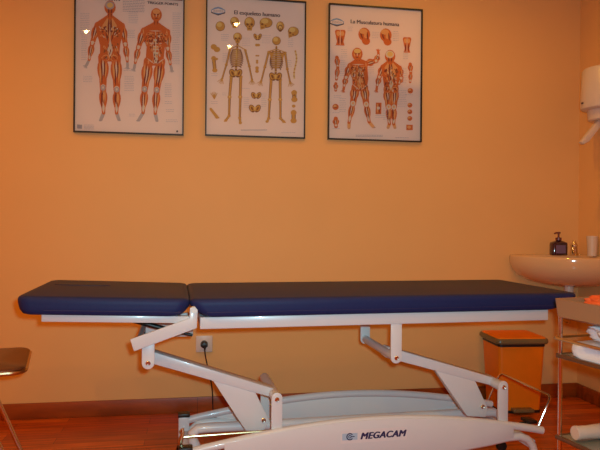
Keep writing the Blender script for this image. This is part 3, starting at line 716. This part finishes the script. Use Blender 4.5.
sd = thing('soap_dispenser', 'small dark purple pump soap bottle on the left rim of the basin', 'soap bottle', (1.942, -.110, zr-.0015), math.radians(-5))
b = B(); 
loft(b, [[(x*s_, y*s_*.62, z) for x, y in rrect(.086,.086,.020)] for s_, z in ((.92,0),(1,.004),(1.0,.062),(.94,.070),(.60,.077),(.30,.081),(.28,.085))]); sb = b.done('bottle_body', 'purple', sd)
B().box(-.027,.027,-.0274,-.0269,.012,.056).done('bottle_label', 'label', sb, smooth=False)
B().lathe([(.0001,.083),(.016,.083),(.016,.096),(.007,.099),(.005,.102),(.005,.118),(.010,.119),(.011,.127),(.0001,.129)], (0,0,0), 18).tube([(0,0,.123),(-.018,-.004,.123),(-.026,-.006,.118)], .0042, 8).done('pump', 'pumpm', sd)
cu = B().lathe([(.0001,0),(.023,0),(.025,.05),(.029,.108),(.0275,.108),(.0235,.05),(.0215,.004),(.0001,.004)], (0,0,0), 26).done('cup', 'plastic'); cu.location = (2.060, -.205, zr-.0015)
cu.location = (2.092, -.185, zr-.0015)
tag(cu, 'plain white plastic cup on the basin beside the right wall', 'cup')

# ---------------------------------------------------------------- towel dispenser on right wall
td = thing('paper_towel_dispenser', 'white round paper dispenser high on the right wall above the basin', 'dispenser', (X1, -.362, 1.523))
ys = lambda r, cx, z, n=24: [(min(-.001, cx+r*math.cos(2*PI*k/n)), r*math.sin(2*PI*k/n), z) for k in range(n)]
b = B(); loft(b, [ys(.092,-.112,.036), ys(.105,-.112,.044), ys(.108,-.112,.06), ys(.104,-.108,.235), ys(.098,-.104,.248), ys(.085,-.10,.252)]); b.done('dispenser_cover', 'plastic', td)
b = B(); loft(b, [ys(.066,-.108,-.018), ys(.074,-.108,-.012), ys(.078,-.108,.036)]); b.done('outlet_collar', 'plastic', td)
b = B(); b.prism([(-.140,-.010),(-.100,-.012),(-.196,-.126),(-.226,-.142),(-.240,-.130),(-.212,-.095)], -.014, .014); b.done('elbow_lever', 'plastic', td, bevel=.004)
B().box(-.2225,-.2120,.004,.018,.066,.074).done('keyhole', 'ink', td)

# ---------------------------------------------------------------- trolley
RZ = math.radians(10.4)
tr = thing('instrument_trolley', 'chrome framed trolley with beige top tray and two shelves beside the basin', 'trolley', (1.106, -1.427, 0), RZ)
LW, LD = .62, .42     # local: x to the right, y towards the back; origin = back left post
for (x, y) in ((.006,-.006),(LW-.006,-.006),(.006,-LD+.006),(LW-.006,-LD+.006)):
    po = B().tube([(x,y,.075),(x,y,.70)], .0062, 14).done('post', 'chrome', tr)
    w = B().lathe([(.0001,-.011),(.027,-.011),(.030,-.006),(.030,.006),(.027,.011),(.0001,.011)], (x,y,.0305), 20, ax='y').done('castor_wheel', 'black', tr)
    fork(x, y, .066, .074, 'castor_fork', w)
b = B(); T0 = lambda e: rrect(LW+.012+e, LD+.012+e, .02, 4, LW/2, -LD/2)
loft(b, [lz(T0(-.02), .682), lz(T0(0), .688), lz(T0(.01), .738), lz(T0(.012), .742), lz(T0(-.004), .742), lz(T0(-.014), .70), lz(T0(-.03), .696)]); b.done('top_tray', 'tray', tr, ang=50)
for zs in (.564, .310):
    sf = B().box(.004, LW-.004, -LD+.004, -.004, zs, zs+.006).done('shelf_panel', 'shelfglass', tr)
    b = B()
    b.box(-.004, .006, -LD-.004, .004, zs-.005, zs+.008).box(LW-.006, LW+.004, -LD-.004, .004, zs-.005, zs+.008).box(.006, LW-.006, -.006, .004, zs-.005, zs+.008).box(.006, LW-.006, -LD-.004, -LD+.006, zs-.005, zs+.008)
    b.done('shelf_rim', 'shelfrim', sf, bevel=.002)
    if zs > .5:
        rr = [(x, y, zs+.056) for x, y in rrect(LW+.022, LD+.022, .02, 3, LW/2, -LD/2)]
        B().tube(rr, .0048, 8, closed=True).done('guard_rail', 'brass', sf)
TM = Matrix.Translation((1.106, -1.427, 0)) @ Matrix.Rotation(RZ, 4, 'Z')
def tw(x, y, z): return TM @ Vector((x, y, z))
def blob(name, m, size, loc, rz, amp, freq, seed, flat=.0, sub=4, power=.6):
    bm = bmesh.new(); bmesh.ops.create_icosphere(bm, subdivisions=sub, radius=1)
    for v in bm.verts:
        p = v.co.copy()
        q = Vector([math.copysign(abs(c)**power, c) for c in p])
        d = noise.noise(p*freq+Vector((seed, seed*2, 0)))*amp + noise.noise(p*freq*2.7+Vector((0, seed, 3)))*amp*.45
        q *= (1+d)
        v.co = Vector((q.x*size[0]/2, q.y*size[1]/2, max(q.z*size[2]/2, -size[2]/2*.86)))
    zmin = min(v.co.z for v in bm.verts)
    for v in bm.verts: v.co.z -= zmin
    me = bpy.data.meshes.new(name); bm.to_mesh(me); bm.free(); me.materials.append(M[m]); me.shade_smooth()
    o = bpy.data.objects.new(name, me); COL.objects.link(o); o.location = loc; o.rotation_euler[2] = rz; return o
tag(blob('folded_towel', 'towel', (.42,.34,.046), tw(.221,-.190,.5705), RZ, .08, 1.8, 3.1, power=.24), 'flat white folded towel lying on the upper trolley shelf', 'towel')
tag(blob('crumpled_towel', 'towel', (.39,.32,.060), tw(.225,-.19,.6225), RZ+.2, .22, 2.0, 7.7), 'crumpled white towel heaped on top of the folded towel', 'towel')
tag(blob('orange_cloth', 'orangecloth', (.17,.13,.060), tw(.150,-.085,.697), RZ, .25, 2.2, 5.5), 'orange red cloth lying in the beige top tray', 'cloth')
bt = thing('white_bottle', 'white tapered plastic bottle lying on the lowest trolley shelf', 'bottle', tw(.020,-.058,.3165+.0235), RZ-.12)
B().lathe([(.0001,0),(.019,0),(.020,.003),(.020,.040),(.021,.055),(.0232,.10),(.0235,.20),(.021,.208),(.0001,.210)], (0,0,0), 26, ax='x').done('bottle_body', 'plastic', bt)
B().lathe([(.0001,-.005),(.020,-.005),(.0212,-.002),(.0212,.006),(.0001,.006)], (0,0,0), 26, ax='x').done('bottle_cap', 'plastic', bt)
yb = B().lathe([(.0001,0),(.030,0),(.032,.004),(.034,.07),(.030,.08),(.012,.088),(.0001,.088)], (0,0,0), 22).done('yellow_pot', 'yellow'); yb.location = tw(.27,-.045,.3165)
tag(yb, 'small yellow pot standing at the back of the lowest trolley shelf', 'pot')

# ---------------------------------------------------------------- stool at the left
st = thing('metal_stool', 'brown topped stool with chrome rim and legs at the left edge', 'stool', (-.822, -.785, 0), math.radians(12))
b = B(); loft(b, [lz(rrect(.385,.385,.05,6), .447), lz(rrect(.393,.393,.05,6), .452), lz(rrect(.393,.393,.05,6), .458), lz(rrect(.380,.380,.05,6), .463)]); b.done('seat', 'brown', st)
B().tube([(x,y,.447) for x, y in rrect(.392,.392,.055,8)], .0085, 10, closed=True).done('seat_rim', 'brass', st)
for sx in (-1, 1):
    for sy in (-1, 1):
        lg = B().tube([(sx*.010, sy*.160, .445), (sx*.185, sy*.148, .012)], .0085, 12).done('leg', 'chrome', st)
        B().lathe([(.0001,0),(.013,0),(.012,.016),(.0001,.018)], (sx*.187, sy*.148, 0), 14).done('foot_cap', 'black', lg)
for y in (-.149,.149): B().tube([(-.167,y,.05),(.167,y,.05)], .005, 10).done('stretcher', 'chrome', st)

# ---------------------------------------------------------------- lights
LP = [(-1.75,-1.0), (-.927,-2.096), (.277,-1.685), (.251,-2.298), (1.2,-.93), (-1.6,-3.6), (-.065,-3.6), (1.317,-3.6)]  # far left, basin side and rear lamps are added fill; others mirror in poster glass
LAB = ['recessed ceiling spotlight close to the poster wall at far left', 'recessed ceiling spotlight nearest the left wall, front row', 'recessed ceiling spotlight in the middle, closest to the posters', 'recessed ceiling spotlight behind the one closest to the posters', 'recessed ceiling spotlight nearest the basin', 'recessed ceiling spotlight at the rear left', 'recessed ceiling spotlight at the rear middle', 'recessed ceiling spotlight at the rear right']
for (x, y), lb in zip(LP, LAB):
    t = thing('ceiling_spotlight', lb, 'ceiling light', (x, y, H), 0, 'recessed ceiling spotlights')
    b = B(); loft(b, [[(r*math.cos(2*PI*k/26), r*math.sin(2*PI*k/26), z) for k in range(26)] for r, z in ((.026,-.001),(.044,-.001),(.042,-.007),(.028,-.008),(.026,-.001))], cap0=False, cap1=False); b.done('trim_ring', 'lampring', t)
    B().lathe([(.0001,-.001),(.026,-.001),(.026,-.005),(.0001,-.005)], (0,0,0), 24).done('lamp_glass', 'lamp', t)
    ld = bpy.data.lights.new('lamp_light', 'SPOT'); ld.energy = (25 if x < -.5 else 18); ld.color = (1, .49, .045); ld.spot_size = math.radians(172); ld.spot_blend = .6; ld.shadow_soft_size = .016
    lo = bpy.data.objects.new('lamp_light', ld); COL.objects.link(lo); lo.location = (x, y, H-.012)
fl = bpy.data.lights.new('camera_flash', 'SPOT'); fl.energy = 103; fl.color = (.50, .92, 1.06); fl.shadow_soft_size = .02
fl.spot_size = math.radians(98); fl.spot_blend = 1
fo = bpy.data.objects.new('camera_flash', fl); COL.objects.link(fo)
fm = cam.matrix_world.copy(); fm.translation = CAM + r2*.04 + u2*.045 + fw*.02; fo.matrix_world = fm

w = bpy.data.worlds.new('world'); S.world = w; w.use_nodes = True
w.node_tree.nodes['Background'].inputs[0].default_value = (.02, .015, .01, 1)
S.view_settings.view_transform = 'Standard'; S.view_settings.look = 'None'; S.view_settings.gamma = 1; S.view_settings.exposure = 0
S.view_settings.use_curve_mapping = False
